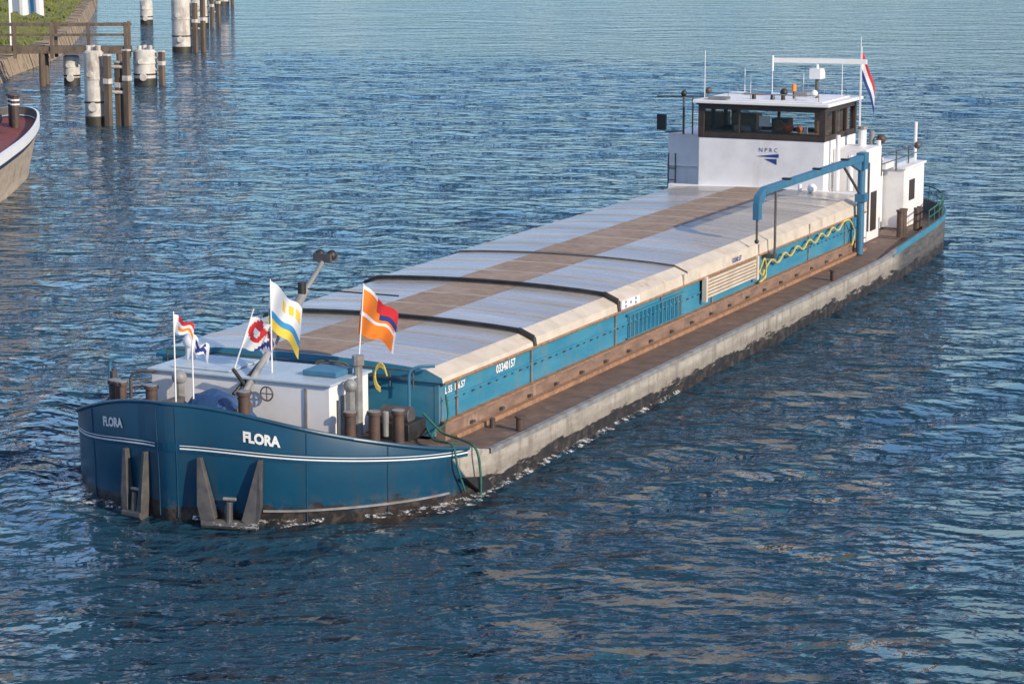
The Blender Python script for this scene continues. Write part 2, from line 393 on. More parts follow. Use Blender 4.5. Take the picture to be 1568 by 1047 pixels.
for j in range(g):
    for i in range(g):
        u=i/(g-1)-.5; v=j/(g-1)-.5; r=max(abs(u),abs(v))*2
        z=1.83-.5*r**1.6+random.uniform(-.035,.035); vs.append((.15+u*1.15,.85+v*.8,z))
tp.add(vs,[(j*g+i,j*g+i+1,(j+1)*g+i+1,(j+1)*g+i) for j in range(g-1) for i in range(g-1)]); tp.done()
ms=Part('signal_mast',[GREY,DGREY,BLACK],barge,smooth=True)
ms.tube((.3,1.4,1.55),(.3,4.07,3.36),.055,.04,12,0)
ms.tube((.3,3.1,2.70),(.3,3.45,2.95),.075,.075,12,0)
ms.box(.14,.46,4.0,4.25,3.34,3.47,1); ms.ball((.2,4.12,3.44),.09,2); ms.ball((.42,4.12,3.44),.09,2)
ms.tube((.3,3.35,2.9),(.3,3.35,3.1),.07,.07,10,2)
ms.tube((-1.0,3.45,2.98),(2.0,3.45,2.98),.013,seg=6,mi=2)
ms.tube((.3,1.7,1.6),(.12,1.5,2.0),.03,mi=2); ms.tube((.12,1.5,1.6),(.3,2.3,2.15),.03,mi=2)
ms.done()
wh=Part('handwheel',[DGREY],barge,smooth=True)
ring=[(.62+.11*math.cos(a),1.66,1.62+.11*math.sin(a)) for a in np.linspace(0,2*PI,15)]
wh.path(ring,.013,6); wh.tube((.51,1.66,1.62),(.73,1.66,1.62),.01,seg=6); wh.tube((.62,1.66,1.51),(.62,1.66,1.73),.01,seg=6); wh.done()
def anchor(s0,w,name):
    a=Part(name,[DGREY,GREY],barge,.008)
    def pt(ds,off,z): x,y,_=hp(s0+ds,off); return (x,y,z)
    for sg in (-1,1):
        tri=[(sg*w*.50,1.0),(sg*w*.50-sg*.07,1.0),(sg*w*.20,.10),(sg*w*.40,-.05),(sg*w*.48,.30)]
        front=[pt(d,.12 if z>.5 else .2,z) for d,z in tri]; back=[pt(d,.03,z) for d,z in tri]
        n=len(tri); a.add(front+back,[tuple(range(n)),tuple(range(2*n-1,n-1,-1))]+[(i,n+i,n+(i+1)%n,(i+1)%n) for i in range(n)],0)
    a.tube(pt(-w*.42,.15,.02),pt(w*.42,.15,.02),.075,.075,10,0)
    a.tube(pt(0,.15,.0),pt(0,.12,.36),.06,.05,10,0); a.tube(pt(-.1,.1,.40),pt(.1,.1,.40),.03,.03,8,1)
    a.done()
anchor(1.02,1.0,'anchor_port'); anchor(-.66,.52,'anchor_starboard')
rp=Part('mooring_ropes',[GRN,YEL,OLIVE],barge,smooth=True)
def rope(pts,r,mi,n=8):
    c=catmull([tuple(p) for p in pts],n); rp.path([tuple(q) for q in c],r,6,mi)
rope([(2.5,3.3,1.15),(2.9,3.2,.9),(3.3,3.0,.88),(3.68,2.75,.83),(3.74,2.8,.45),(3.72,2.85,.02)],.02,0)
rope([(2.6,3.2,.95),(3.1,2.5,.95),(3.5,2.3,.96),(3.6,2.3,.6),(3.62,2.5,.2)],.018,0)
rope([(2.7,3.7,1.4),(2.75,3.65,1.0),(2.6,3.4,.8),(2.9,3.1,.78),(3.2,3.2,.75)],.018,0)
yp=[(2.68,18.6,1.5),(2.75,19,1.15)]
for i in range(14):
    yp.append((2.72,19.3+i*.45,1.28+.20*(i/13)+(.09 if i%2 else -.05)))
yp+=[(2.74,25.6,1.55),(2.74,26.0,1.2),(2.74,25.8,.9)]
rope(yp,.022,1,5)
for k in range(3): rope([(1.85+.10*math.cos(a)*(1+.1*k),3.1,1.75+.2*math.sin(a)-.03*k) for a in np.linspace(.3,PI+1.5,7)],.014,1,2)
for k in range(2): rope([(.9+.3*math.cos(a),3.2+.04*k,1.80+.05*math.sin(a)+.03*k) for a in np.linspace(0,2*PI,9)],.014,2,2)
rope([(2.72,18.9,1.2+.0),(2.78,19.1,1.5),(2.74,19.3,1.1),(2.74,18.9,1.0)],.022,1)
rp.done()
sb=Part('side_bollards',[BOLL],barge,smooth=True)
for y in (4.9,22.0):
    sb.tube((3.45,y,.64),(3.45,y,.86),.07,seg=12); sb.tube((3.45,y,.86),(3.45,y,.89),.095,seg=12)
sb.tube((2.95,4.9,.64),(2.95,4.9,.8),.05)
sb.done()
# ---- crane
cr=Part('deck_crane',[CRANE,DGREY,BLACK,WHITE],barge,.008)
cr.tube((2.85,26.1,.66),(2.85,26.1,3.0),.09,.09,14,0)
cr.box(2.75,2.97,25.95,26.3,2.75,3.16,0)
cr.box(2.78,2.94,18.7,26.0,2.96,3.11,0)
cr.prism([(25.9,2.96),(25.9,2.72),(25.1,2.96)],0,2.81,2.91,0)
cr.prism([(18.7,3.11),(18.7,2.96),(18.5,2.78),(18.22,2.80),(18.27,2.97)],0,2.79,2.93,0)
cr.box(2.79,2.93,18.2,18.42,2.45,2.80,0); cr.tube((2.86,18.3,2.45),(2.86,18.3,1.98),.025,mi=1); cr.ball((2.86,18.3,1.98),.05,2)
cr.tube((2.87,19.5,1.5),(2.87,19.5,2.96),.028,mi=1); cr.box(2.6,2.9,19.4,19.6,1.46,1.56,1)
cr.tube((2.86,24.6,2.95),(2.86,25.9,2.2),.035,mi=1); cr.box(2.72,2.98,26.0,26.4,1.95,2.15,0); cr.tube((2.98,26.3,1.2),(2.98,26.3,2.9),.025,mi=1)
for y in (20.2,22.4,24.6): cr.box(2.76,2.96,y,y+.12,3.112,3.15,2)
cr.done()
# ---- wheelhouse
W0,W1=-1.83,1.52
Y0,Y1=27.3,30.0
wl=Part('wheelhouse_walls',[WHITE],barge,.015)
wl.box(W0,W1,Y0,Y1,1.7,3.24,0)
wl.box(W0-.02,W1+.02,Y0-.02,Y1+.02,1.95,2.0,0)
wl.box(-3.05,W0+.01,28.3,30.2,.66,3.22,0)
wl.box(-3.08,W0-.01,28.25,28.3,2.35,2.40,0)
wl.box(-2.6,2.5,27.15,27.32,.66,2.02,0)
wl.box(W1+.01,2.4,28.05,29.4,.66,3.02,0)
wl.box(2.402,2.44,28.15,28.2,.7,2.95,0)
wl.done()
wf=Part('wheelhouse_window_frames',[FRAMEB,WHITE2],barge,.008)
zb,zt=3.242,4.08
wf.box(W0-.01,W1+.01,Y0-.01,Y0+.10,zb,zb+.14); wf.box(W0-.01,W1+.01,Y0-.01,Y0+.10,zt-.11,zt)
wf.box(W0,W1,Y1-.1,Y1,zb,zb+.09); wf.box(W0,W1,Y1-.1,Y1,zt-.09,zt)
for x in (W0,W1-.13):
    for y in (Y0,Y1-.1): wf.box(x-.014,x+.144,y-.014,y+.104,zb+.001,zt-.001)
for x in (W0,W1-.10):
    wf.box(x,x+.1,Y0+.104,Y1-.1,zb,zb+.14); wf.box(x,x+.1,Y0+.104,Y1-.1,zt-.11,zt); 
    for y in (28.2,29.15): wf.box(x,x+.1,y,y+.07,zb+.14,zt-.11)
for x in (W0+1.05,): wf.box(x,x+.05,Y0+.01,Y0+.08,zb+.14,zt-.11)
for x in (-.6,.6): wf.box(x,x+.07,Y1-.09,Y1-.01,zb+.09,zt-.09)
wf.done()
gp=Part('wheelhouse_glass',GLASS,barge)
gp.add([(W0,Y0+.05,zb),(W1,Y0+.05,zb),(W1,Y0+.05,zt),(W0,Y0+.05,zt)],[(0,1,2,3)])
gp.add([(W0,Y1-.05,zb),(W1,Y1-.05,zb),(W1,Y1-.05,zt),(W0,Y1-.05,zt)],[(0,1,2,3)])
gp.add([(W1-.05,Y0,zb),(W1-.05,Y1,zb),(W1-.05,Y1,zt),(W1-.05,Y0,zt)],[(0,1,2,3)])
gp.add([(W0+.05,Y0,zb),(W0+.05,Y1,zb),(W0+.05,Y1,zt),(W0+.05,Y0,zt)],[(0,1,2,3)])
gp.done()
it=Part('wheelhouse_interior',[DGREY,SHIRT,GREY,TIMB,WCL],barge,.01)
it.box(W0+.12,W1-.12,Y0+.12,Y0+.55,3.25,3.40,3); it.box(-.15,.30,28.1,28.5,3.25,3.72,0); it.ball((.45,Y0+.4,3.54),.13,1); it.ball((.72,Y0+.42,3.5),.09,1)
it.box(.9,.98,Y0+.2,Y0+.3,3.40,3.57,4); it.box(-.95,-.5,Y0+.2,Y0+.35,3.40,3.56,2); it.box(W0+.15,-1.0,29.4,29.85,3.25,3.7,3); it.box(.55,1.35,29.5,29.88,3.25,4.0,3)
it.box(-.3,-.02,Y0+.25,Y0+.29,3.55,3.82,4); it.tube((.1,Y0+.6,3.55),(.1,Y0+.66,3.6),.16,.16,16,3)
it.done()
rf=Part('wheelhouse_roof',[WHITE2,FRAMEB,GREY],barge,.02)
rf.box(W0-.12,W1+.14,Y0-.16,Y1+.15,4.12,4.20,0); rf.box(W0-.06,W1+.06,Y0-.06,Y1+.08,4.08,4.12,1)
rf.box(W0+.1,W1-.1,Y0+.1,Y1-.1,4.202,4.23,0); rf.box(.1,.5,29.0,29.5,4.232,4.33,2); rf.box(-1.2,-.6,28.9,29.4,4.232,4.28,2)
rf.done()
textmesh('N P R C',.15,NAVY,'company_lettering',lambda u,v:(.05+u,Y0-.006,2.98+v),barge,.0)
lg=Part('company_logo',[NAVY],barge)
lg.add([(-.28,Y0-.008,2.82),(.33,Y0-.008,2.90),(.33,Y0-.008,2.80)],[(0,1,2)]); lg.add([(-.05,Y0-.008,2.76),(.28,Y0-.008,2.77),(.28,Y0-.008,2.62)],[(0,1,2)]); lg.done()
rg=Part('roof_equipment',[WHITE2,BLACK,ORANGE,GREY,DGREY],barge,.004,True)
rg.tube((.85,28.7,4.2),(.85,28.7,4.75),.05,mi=4); rg.box(.70,1.0,28.5,28.9,4.72,4.98,0)
rg.tube((.85,28.7,4.98),(.85,28.7,5.12),.04,mi=0)
rg.M=Matrix.Translation((.9,28.7,5.17))@Matrix.Rotation(math.radians(6),4,'Z'); rg.box(-1.22,1.22,-.05,.05,-.06,.06,0); rg.M=Matrix.Identity(4)
for x,y,h in ((-1.72,27.4,1.25),(-.25,28.4,1.1),(1.9,29.0,1.6),(-1.2,29,.7),(-.9,28.6,.6),(.3,29.3,.6),(1.3,29.4,.9)):
    rg.tube((x,y,4.2 if x<1.6 else 3.0),(x,y,4.2+h),.013,.008,6,0)
rg.tube((-.25,28.4,4.9),(-.25,28.4,5.3),.03,.03,8,0)
for x in (.0,.28,-.5): rg.tube((x,27.7,4.2),(x,27.7,4.36),.06,.05,10,1); 
rg.tube((.4,28.2,4.2),(.4,28.2,4.42),.03,mi=4); rg.tube((.4,28.2,4.42),(.4,28.2,4.6),.06,.05,10,2)
rg.ball((.2,28.0,4.4),.1,1); rg.ball((1.1,27.7,4.42),.09,0)
for y in (27.45,29.8): 
    for i in range(6): rg.tube((-1.7+i*.6,y,4.2),(-1.7+i*.6,y,4.38),.012,.012,6,3)
    rg.tube((-1.7,y,4.38),(1.3,y,4.38),.012,.012,6,3)
rg.ball((-1.65,27.5,4.42),.09,4); rg.box(-1.6,-1.0,27.3,27.36,4.235,4.30,3)
rg.done()
wg=Part('wing_railing_and_mirror',[DGREY,BLACK,GREY],barge,smooth=True)
wg.tube((-2.55,28.1,3.22),(-2.55,28.1,4.2),.03,mi=0); wg.tube((-3.3,28.1,4.18),(-1.9,28.1,4.22),.02,mi=0)
wg.tube((-2.3,28.1,3.22),(-2.3,28.1,4.2),.02,mi=0); wg.box(-3.25,-3.02,27.98,28.1,3.32,3.72,1); wg.tube((-3.05,28.05,3.25),(-2.55,28.1,3.3),.02,mi=0)
wg.tube((-3.0,28.2,1.8),(-3.0,28.2,2.7),.018,mi=0); wg.tube((-2.8,28.2,1.8),(-2.8,28.2,2.7),.018,mi=0)
for z in (2.0,2.3): wg.tube((-3.0,28.2,z),(-2.8,28.2,z),.012,mi=0)
wg.ball((-2.55,28.1,4.28),.08,1); wg.done()
# ---- aft
ac=Part('aft_cabin',[WHITE,PALE,GREY,FRAMEB],barge,.015)
ac.box(-2.6,2.55,31.1,33.1,.66,2.22,0); ac.box(-2.65,2.6,31.05,33.15,2.222,2.28,0); ac.box(-2.4,2.3,31.3,33.0,2.282,2.36,1)
ac.box(1.5,2.0,29.6,31.0,.66,2.6,0); ac.box(1.55,2.3,30.2,31.0,2.3,2.5,0)
ac.box(2.552,2.575,31.6,32.1,1.35,1.9,3)
ac.box(2.402,2.42,28.5,29.0,.9,1.9,3)
ac.done()
fx=Part('funnels_and_pipes',[GREY,WHITE,DGREY,GRN,BOLL],barge,smooth=True)
fx.tube((2.0,29.0,3.0),(2.0,29.0,3.45),.10,mi=1); fx.tube((2.0,29.0,3.45),(2.0,29.0,3.52),.13,mi=0)
fx.tube((2.2,29.8,.7),(2.2,29.8,3.1),.06,mi=1); fx.tube((1.9,30.2,2.5),(1.9,30.2,3.3),.07,mi=0)
fx.tube((2.25,33.2,1.0),(2.25,33.2,3.3),.05,mi=1); fx.ball((2.4,32.9,2.7),.1,2); fx.ball((2.15,30.2,3.1),.13,4)
for y in (29.6,31.0,32.2): fx.tube((2.35,y,2.2),(2.35,y,2.75),.02,mi=2)
fx.tube((2.35,29.6,2.72),(2.35,33,2.72),.018,mi=2); fx.tube((2.35,29.6,2.5),(2.35,33,2.5),.014,mi=2)
fx.tube((1.0,27.0,2.05),(1.0,27.0,2.2),.05,mi=1); fx.ball((1.35,26.9,2.12),.12,1)
fx.tube((1.75,27.7,2.0),(1.75,27.7,3.4),.06,mi=1); fx.tube((2.05,27.8,2.0),(2.05,27.8,2.9),.08,mi=1)
for y in (29.2,29.5): fx.tube((3.0,y,.7),(3.0,y,1.35),.09,mi=4); fx.tube((3.0,y,1.35),(3.0,y,1.4),.11,mi=4)
for y in (30.6,30.9): fx.tube((3.05,y,.7),(3.05,y,1.3),.08,mi=4)
for s in np.linspace(seg[-1]-7.5,seg[-1],12):
    a=hp(s,-.06); fx.tube((a[0],a[1],a[2]),(a[0],a[1],a[2]+.38),.016,mi=3,seg=6)
pr_=[hp(s,-.06) for s in np.linspace(seg[-1]-7.5,seg[-1],30)]
fx.path([(a[0],a[1],a[2]+.38) for a in pr_],.02,6,3); fx.path([(a[0],a[1],a[2]+.2) for a in pr_],.014,6,3)
fx.done()
st=Part('stern_bulwark_strake',[LBLUE],barge)
ribbon(st,[s for s in seg if hp(s)[1]>26.2],lambda s,y,z:z-.13,lambda s,y,z:z+.01,.02,.03); st.done()
# ---------------------------------------------------------------- flags
def flag(name,pole0,pole1,hoist0,hoist1,fly,w,mats,colf,pr=.014,amp=.07,droop=.25,taper=0):
    e=empty(name); p=Part('pole',WHITE2,e,smooth=True); p.tube(pole0,pole1,pr,pr*.7,8); p.done()
    nx,ny=22,14; c=Part('cloth',mats,e,smooth=True); fly=Vector(fly).normalized(); side=Vector((-fly.y,fly.x,0)); vs=[]
    a=Vector(hoist0);b=Vector(hoist1)
    for j in range(ny):
        for i in range(nx):
            u=i/(nx-1);v=j/(ny-1)
            q=a.lerp(b,v*(1-taper*u))+fly*(w*u)+side*(amp*math.sin(u*8+v*3.2)*u**.6)+Vector((0,0,-droop*u*u*w+ .045*math.sin(u*9+v*2)*u)); vs.append(tuple(q))
    for j in range(ny-1):
        for i in range(nx-1):
            c.add([vs[j*nx+i],vs[j*nx+i+1],vs[(j+1)*nx+i+1],vs[(j+1)*nx+i]],[(0,1,2,3)],colf((i+.5)/(nx-1),(j+.5)/(ny-1)))
    c.done()
def tri3(u,v): return 0 if v<.33 else (1 if v<.66 else 2)
flag('flag',(-.12,.25,1.7),(-.12,.25,3.08),(-.12,.25,3.04),(-.12,.25,2.76),(.85,.3,-.35),.32,[RED,WCL,ORANGE],lambda u,v:1 if u<.25 or v>.75 or abs(v-.45)<.12 else (0 if v<.45 else 2),taper=.3)
flag('flag',(.0,.55,1.7),(.0,.55,2.75),(.0,.55,2.62),(.0,.55,2.42),(.8,.3,-.2),.26,[NAVY,WCL],lambda u,v:0 if (.2<u<.8 and (abs(v-u)<.2 or abs(v+u-1)<.15)) else 1)
flag('flag',(.4,2.2,1.8),(.4,2.2,3.32),(.4,2.2,3.30),(.34,2.2,2.58),(.8,.3,-.62),.60,[WCL,YCL,SKYB],lambda u,v:(1 if (u>.35 and .12<v<.38 and math.sin(u*30)>-.4) else (0 if v<.58 else 2 if v<.8 else 1)),droop=.2,amp=.09)
flag('flag',(-.25,2.1,1.8),(.15,2.1,2.85),(.1,2.1,2.72),(-.08,2.1,2.22),(.85,.3,-.15),.44,[WCL,RED,NAVY],lambda u,v:(1 if (math.hypot(u-.35,v-.4)<.3 and math.hypot(u-.35,v-.4)>.13) or abs(u-v-.35)<.07 else 2 if abs(u+v-1.5)<.09 else 0),amp=.11)
flag('flag',(1.5,3.0,1.8),(1.62,3.0,3.22),(1.62,3.0,3.20),(1.50,3.0,2.42),(.85,.35,-.72),.68,[ORANGE,WCL,NAVY,RED],lambda u,v:(2 if (u>.5 and .28<v<.5) else 3 if (u>.45 and v<=.28) else 1 if (.5<v<.58) or (v<.10) or u>.94 else 0),amp=.12,droop=.12,taper=.3)
flag('ensign_flag',(1.75,29.6,3.0),(1.75,29.6,5.5),(1.75,29.6,5.4),(1.75,29.6,4.75),(.7,.2,-1.5),.80,[RED,WCL,NAVY],tri3,amp=.10,droop=.3)
# ---------------------------------------------------------------- mooring dolphins
def dolphin(x,y,h,r,woods,bits=True,band=True):
    e=empty('mooring_dolphin'); c=Part('steel_pile',[DOLW,ALG,BLACK],e,.02,True)
    c.tube((x,y,-1),(x,y,.35),r*1.01,r*1.01,24,1); c.tube((x,y,.35),(x,y,h),r,r,24,0)
    c.tube((x,y,h),(x,y,h+.07),r*.93,r*.8,24,0)
    if bits:
        for a in (0.3,2.2,4.2): c.tube((x+r*.5*math.cos(a),y+r*.5*math.sin(a),h),(x+r*.5*math.cos(a),y+r*.5*math.sin(a),h+.28),.10,.12,10,0)
    if band:
        c.tube((x,y,h*.62),(x,y,h*.62+.1),r*1.05,r*1.05,24,0); c.tube((x,y,h*.3),(x,y,h*.3+.08),r*1.05,r*1.05,24,2)
        c.tube((x+.42*r,y-.9*r,h*.25),(x+.5*r,y-1.15*r,h*.25),.2,.2,12,0)
        c.tube((x+.2*r,y-1.0*r,h*.7),(x+.25*r,y-1.15*r,h*.7),.14,.14,12,0)
    c.done()
    w=Part('timber_fender',[WOOD,DOLW],e,.015)
    for dx,dy,hh in woods:
        w.box(x+dx-.13,x+dx+.13,y+dy-.13,y+dy+.13,-1,hh,0); w.box(x+dx-.15,x+dx+.15,y+dy-.15,y+dy+.15,hh*.6,hh*.6+.22,1)
        w.box(x+dx-.15,x+dx+.15,y+dy-.15,y+dy+.15,hh,hh+.08,1)
    if woods:
        xs=[q[0] for q in woods]; ys=[q[1] for q in woods]
        for z in (h*.45,h*.8): w.tube((x,y,z),(x+xs[-1],y+ys[-1],z),.08,.08,8,1)
    w.done()
dolphin(-38.6,53.2,3.05,.42,[(.75,-.1,2.9),(1.0,.35,2.6),(1.45,.3,3.1)])
dolphin(-52.9,71.6,1.45,.42,[],False)
dolphin(-49.3,73.0,1.75,.60,[(.95,.1,1.7)])
dolphin(-62.9,97.5,3.3,.62,[(.95,.1,3.1),(1.35,.4,3.3)])
dolphin(-85.4,127.2,1.8,.5,[],False)
dolphin(-78.8,124.5,2.6,.75,[(1.1,.1,2.6),(1.5,.4,3.0)])
dolphin(-99.5,161,2.5,.7,[(1.1,.1,2.5)],True)
# ---------------------------------------------------------------- jetty
jt=empty('wooden_jetty'); j=Part('walkway',[WOOD,BLACK],jt,.01)
A=Vector((-66,65.0,0));B=Vector((-49.9,72.6,0)); L=(B-A).length; ang=math.atan2(B.y-A.y,B.x-A.x)
j.M=Matrix.Translation(A)@Matrix.Rotation(ang,4,'Z')
j.box(0,L,-.6,.6,1.78,2.0); 
for y in (-.6,.6):
    j.box(0,L,y-.06,y+.06,1.65,1.779)
    for i in range(int(L/(1.9 if y<0 else 3.8))+1):
        xx=L-.15-i*(1.9 if y<0 else 3.8); j.box(xx-.08,xx+.08,y-.08,y+.08,1.4,3.25)
    for z in ((2.55,3.05) if y<0 else (3.05,)): j.box(0,L,y-.05,y+.05,z,z+.12)
for i in range(4):
    xx=L-.5-i*4
    for y in (-.5,.5): j.tube((xx,y,-1),(xx,y,1.8),.16,.16,10)
j.done()
# ---------------------------------------------------------------- grass bank
def grassmat():
    m,t,b=nt('grass'); v,g=objco(t)
    col=mix(t,mapr(t,noise(t,v,.5,6,.7),.35,.65),(.10,.14,.02),(.24,.22,.045)); col=mix(t,mapr(t,noise(t,v,3,5,.7),.45,.7),col,(.045,.07,.012))
    t.links.new(col,b.inputs['Base Color']); b.inputs['Roughness'].default_value=.9; bump(t,b,noise(t,v,6,5),.8,.1); return m
GRASS=grassmat()
bk=empty('grass_bank'); gb=Part('turf',GRASS,bk,smooth=True)
edge=[(-41,41),(-50.5,60),(-59.5,74.5),(-69,92.5),(-92,128),(-119,168),(-190,270),(-420,620)]
nd=Vector((-.85,-.53))
vs=[];W=[0,.6,2,4,8,16,40,120,400]; Hh=[1.0,1.15,1.5,1.9,2.3,2.6,3,3.4,4]
ec=[tuple(q) for q in catmull([(a,b,0) for a,b in edge],10)]
for ex,ey,_ in ec:
    for w,h in zip(W,Hh): vs.append((ex+nd.x*w-.5,ey+nd.y*w-.3,h+random.uniform(-.12,.12)))
n=len(W); gb.add(vs,[(i*n+k,(i+1)*n+k,(i+1)*n+k+1,i*n+k+1) for i in range(len(ec)-1) for k in range(n-1)]); gb.done()
tf=Part('grass_tufts',GRASS,bk)
for i in range(6000):
    k=random.uniform(0,len(ec)*.62); a=int(k); f=k-a; ex=ec[a][0]*(1-f)+ec[a+1][0]*f; ey=ec[a][1]*(1-f)+ec[a+1][1]*f
    w=random.uniform(0,14); h=np.interp(w,W,Hh); x=ex+nd.x*w-.5;y=ey+nd.y*w-.3; q=random.uniform(0,PI); s=random.uniform(.08,.2); hh=random.uniform(.08,.3)
    tf.add([(x-math.cos(q)*s,y-math.sin(q)*s,h-.1),(x+math.cos(q)*s,y+math.sin(q)*s,h-.1),(x+random.uniform(-.2,.2),y+random.uniform(-.2,.2),h+hh)],[(0,1,2)])
tf.done()
se=Part('stone_edging',STONE,bk)
for (ax,ay,_),(bx,by,_) in zip(ec[:-1],ec[1:]):
    for q in range(4):
        f0=q/4;f1=(q+.97)/4; o=random.uniform(-.02,.02); zt_=.95+random.uniform(-.03,.03)
        x0,y0=ax+(bx-ax)*f0,ay+(by-ay)*f0; x1,y1=ax+(bx-ax)*f1,ay+(by-ay)*f1
        se.add([(x0+.5+o,y0+.3,-.5),(x1+.5+o,y1+.3,-.5),(x1+.1+o,y1+.1,zt_),(x0+.1+o,y0+.1,zt_),(x1-.7,y1-.4,zt_+.06),(x0-.7,y0-.4,zt_+.06)],[(0,1,2,3),(3,2,4,5)])
se.done()
pb=empty('white_banner'); p=Part('cloth',[WCL,SKYB],pb,smooth=True); 
for i in range(12):
    def yy(k): return 79+.12*math.sin(k*1.1)
    x=-62.3+i*.19; p.add([(x,yy(i),4.35-.01*i),(x+.19,yy(i+1),4.34-.01*i),(x+.19,yy(i+1)+.05,3.2+.12*math.sin((i+1)*.9)),(x,yy(i)+.05,3.2+.12*math.sin(i*.9))],[(0,1,2,3)],1 if i in (7,8) else 0)
p.tube((-62.3,79,.9),(-62.3,79,4.5),.05); p.done()
# ---------------------------------------------------------------- moored boat
mb=empty('moored_boat')
hd=Vector((-.42,.907)); nr=Vector((.907,.42)); bowp=Vector((-32.15,39.3))
def bp(s,w): q=bowp-hd*s+nr*w; return q.x,q.y
MBH=M('moored_hull',(.48,.40,.31),(.36,.30,.24),1.5,.6,dirt=(.20,.15,.11),stretch=(1,1,3)); 
half2=[(0,0),(.2,.45),(.9,.85),(2.4,1.2),(4.5,1.5),(7,1.75),(10,1.95),(16.7,2.25),(32,2.5)]
cv=catmull([(a,b,0) for a,b in half2],6)
hb_=Part('hull',[MBH,WHITE2,DGREY,REDD,DNAVY],mb,smooth=True)
for sg in (1,-1):
    vs=[]
    for a,b,_ in cv:
        top=1.6+.45*math.exp(-a/5); rk=math.exp(-a/4)
        for w,z,ds in ((b*.80*sg,-.5,2.2*rk),(b*.86*sg,.3,1.6*rk),(b*.97*sg,top-.50,.4*rk),(b*.99*sg,top-.30,.2*rk),(b*1.04*sg,top-.28,0),(b*1.04*sg,top,0),(b*.97*sg-.0,top,.04),(b*.96*sg,top-.40,.05)):
            x,y=bp(a+ds,w); vs.append((x,y,z))
    n=8
    for i in range(len(cv)-1):
        for k_,mi in zip(range(7),(0,0,4,1,1,1,2)): hb_.add([vs[i*n+k_],vs[(i+1)*n+k_],vs[(i+1)*n+k_+1],vs[i*n+k_+1]],[(0,1,2,3)],mi)
hb_.done()
dk2=Part('deck',[REDD],mb); vs=[]
for a,b,_ in cv[1:]:
    top=1.6+.45*math.exp(-a/5)-.34
    vs+=[(*bp(a,b*.965),top),(*bp(a,-b*.965),top)]
dk2.add(vs,[(2*i,2*i+2,2*i+3,2*i+1) for i in range(len(vs)//2-1)]); dk2.done()
cb=Part('cabin_and_bollards',[DNAVY,WHITE2,BOLL],mb,.02)
ang2=math.atan2(hd.y,hd.x)
x,y=bp(3.4,0); cb.M=Matrix.Translation((x,y,0))@Matrix.Rotation(ang2,4,'Z'); cb.box(-1.2,.6,.35,1.0,1.5,2.15,0); cb.tube((-.6,.1,1.9),(.3,.1,1.9),.22,.22,14,0); cb.box(-.9,-.75,-.1,1.0,1.5,2.3,1)
for xx,yy in ((1.3,-.25),(.8,-.45)): 
    cb.tube((xx,yy,1.5),(xx,yy,2.6),.15,mi=2); cb.tube((xx,yy,2.3),(xx,yy,2.36),.17,mi=1); cb.tube((xx,yy,2.45),(xx,yy,2.51),.17,mi=1); cb.tube((xx,yy,2.6),(xx,yy,2.67),.2,mi=2)
cb.box(-20,-8,-1.2,1.5,1.2,2.0,1)
cb.done()
# ---------------------------------------------------------------- water
xs=np.r_[-3000,-1500,-700,-350,-200,-140,-100,-80,np.arange(-66,50,.25),60,80,120,200,400,900,3000]
ys=np.r_[-3000,-1000,-300,-100,-50,np.arange(-30,112,.25),120,140,180,260,400,700,1500,3000]
X,Y=np.meshgrid(xs,ys); Z=np.zeros_like(X)
wd=math.radians(-65)
for i in range(22):
    lam=min(1.1*1.11**i,7); a=wd+rng.normal(0,.5); ph=rng.uniform(0,6.28); k_=2*PI/lam
    amp=.0022*lam**.6
    Z+=amp*np.sin(k_*(X*math.cos(a)+Y*math.sin(a))+ph+.6*np.sin(.13*X+.09*Y+ph))
for sg in (1,-1):
    d=sg*X-3.5; s_=Y-1.0
    for off,amp_,lam_ in ((.5,.085,2.1),(2.6,.045,1.6)):
        ctr=.36*s_+off; env=np.exp(-((d-ctr)/(.8+.08*np.maximum(s_,0)))**2)*(s_>0)*np.exp(-np.maximum(s_,0)/40)
        Z+=amp_*env*np.sin(2*PI*(d*.86-s_*.45)/lam_)*np.clip(s_/3,0,1)*(.7+.3*np.sin(.9*Y+.5*X))
    env2=np.exp(-((d-.3)/.9)**2)*(s_>-.5)*(Y<36); Z+=.02*env2*np.sin(2*PI*Y/3.1)
rb_=np.hypot(X*.8,Y-2.2); Z+=.05*np.exp(-((rb_-3.6)/1.1)**2)*np.sin(2*PI*(rb_-2.9)/1.1)*(Y<2.5)
fade=np.clip((X+64)/8,0,1)*np.clip((48-X)/8,0,1)*np.clip((Y+29)/4,0,1)*np.clip((110-Y)/20,0,1)
Z*=fade
Z[(np.abs(X)<3.1)&(Y>1.2)&(Y<34)]=-.15
ny_,nx_=X.shape
me=bpy.data.meshes.new('canal_water'); co=np.stack([X,Y,Z],-1).reshape(-1,3)
idx=np.arange(ny_*nx_).reshape(ny_,nx_); q=np.stack([idx[:-1,:-1],idx[:-1,1:],idx[1:,1:],idx[1:,:-1]],-1).reshape(-1,4)
me.vertices.add(len(co)); me.vertices.foreach_set('co',co.ravel()); me.loops.add(q.size); me.loops.foreach_set('vertex_index',q.ravel())
me.polygons.add(len(q)); me.polygons.foreach_set('loop_start',np.arange(0,q.size,4)); me.polygons.foreach_set('loop_total',np.full(len(q),4))
me.update(); me.polygons.foreach_set('use_smooth',np.ones(len(q),bool))
water=bpy.data.objects.new('canal_water',me); sc.collection.objects.link(water)
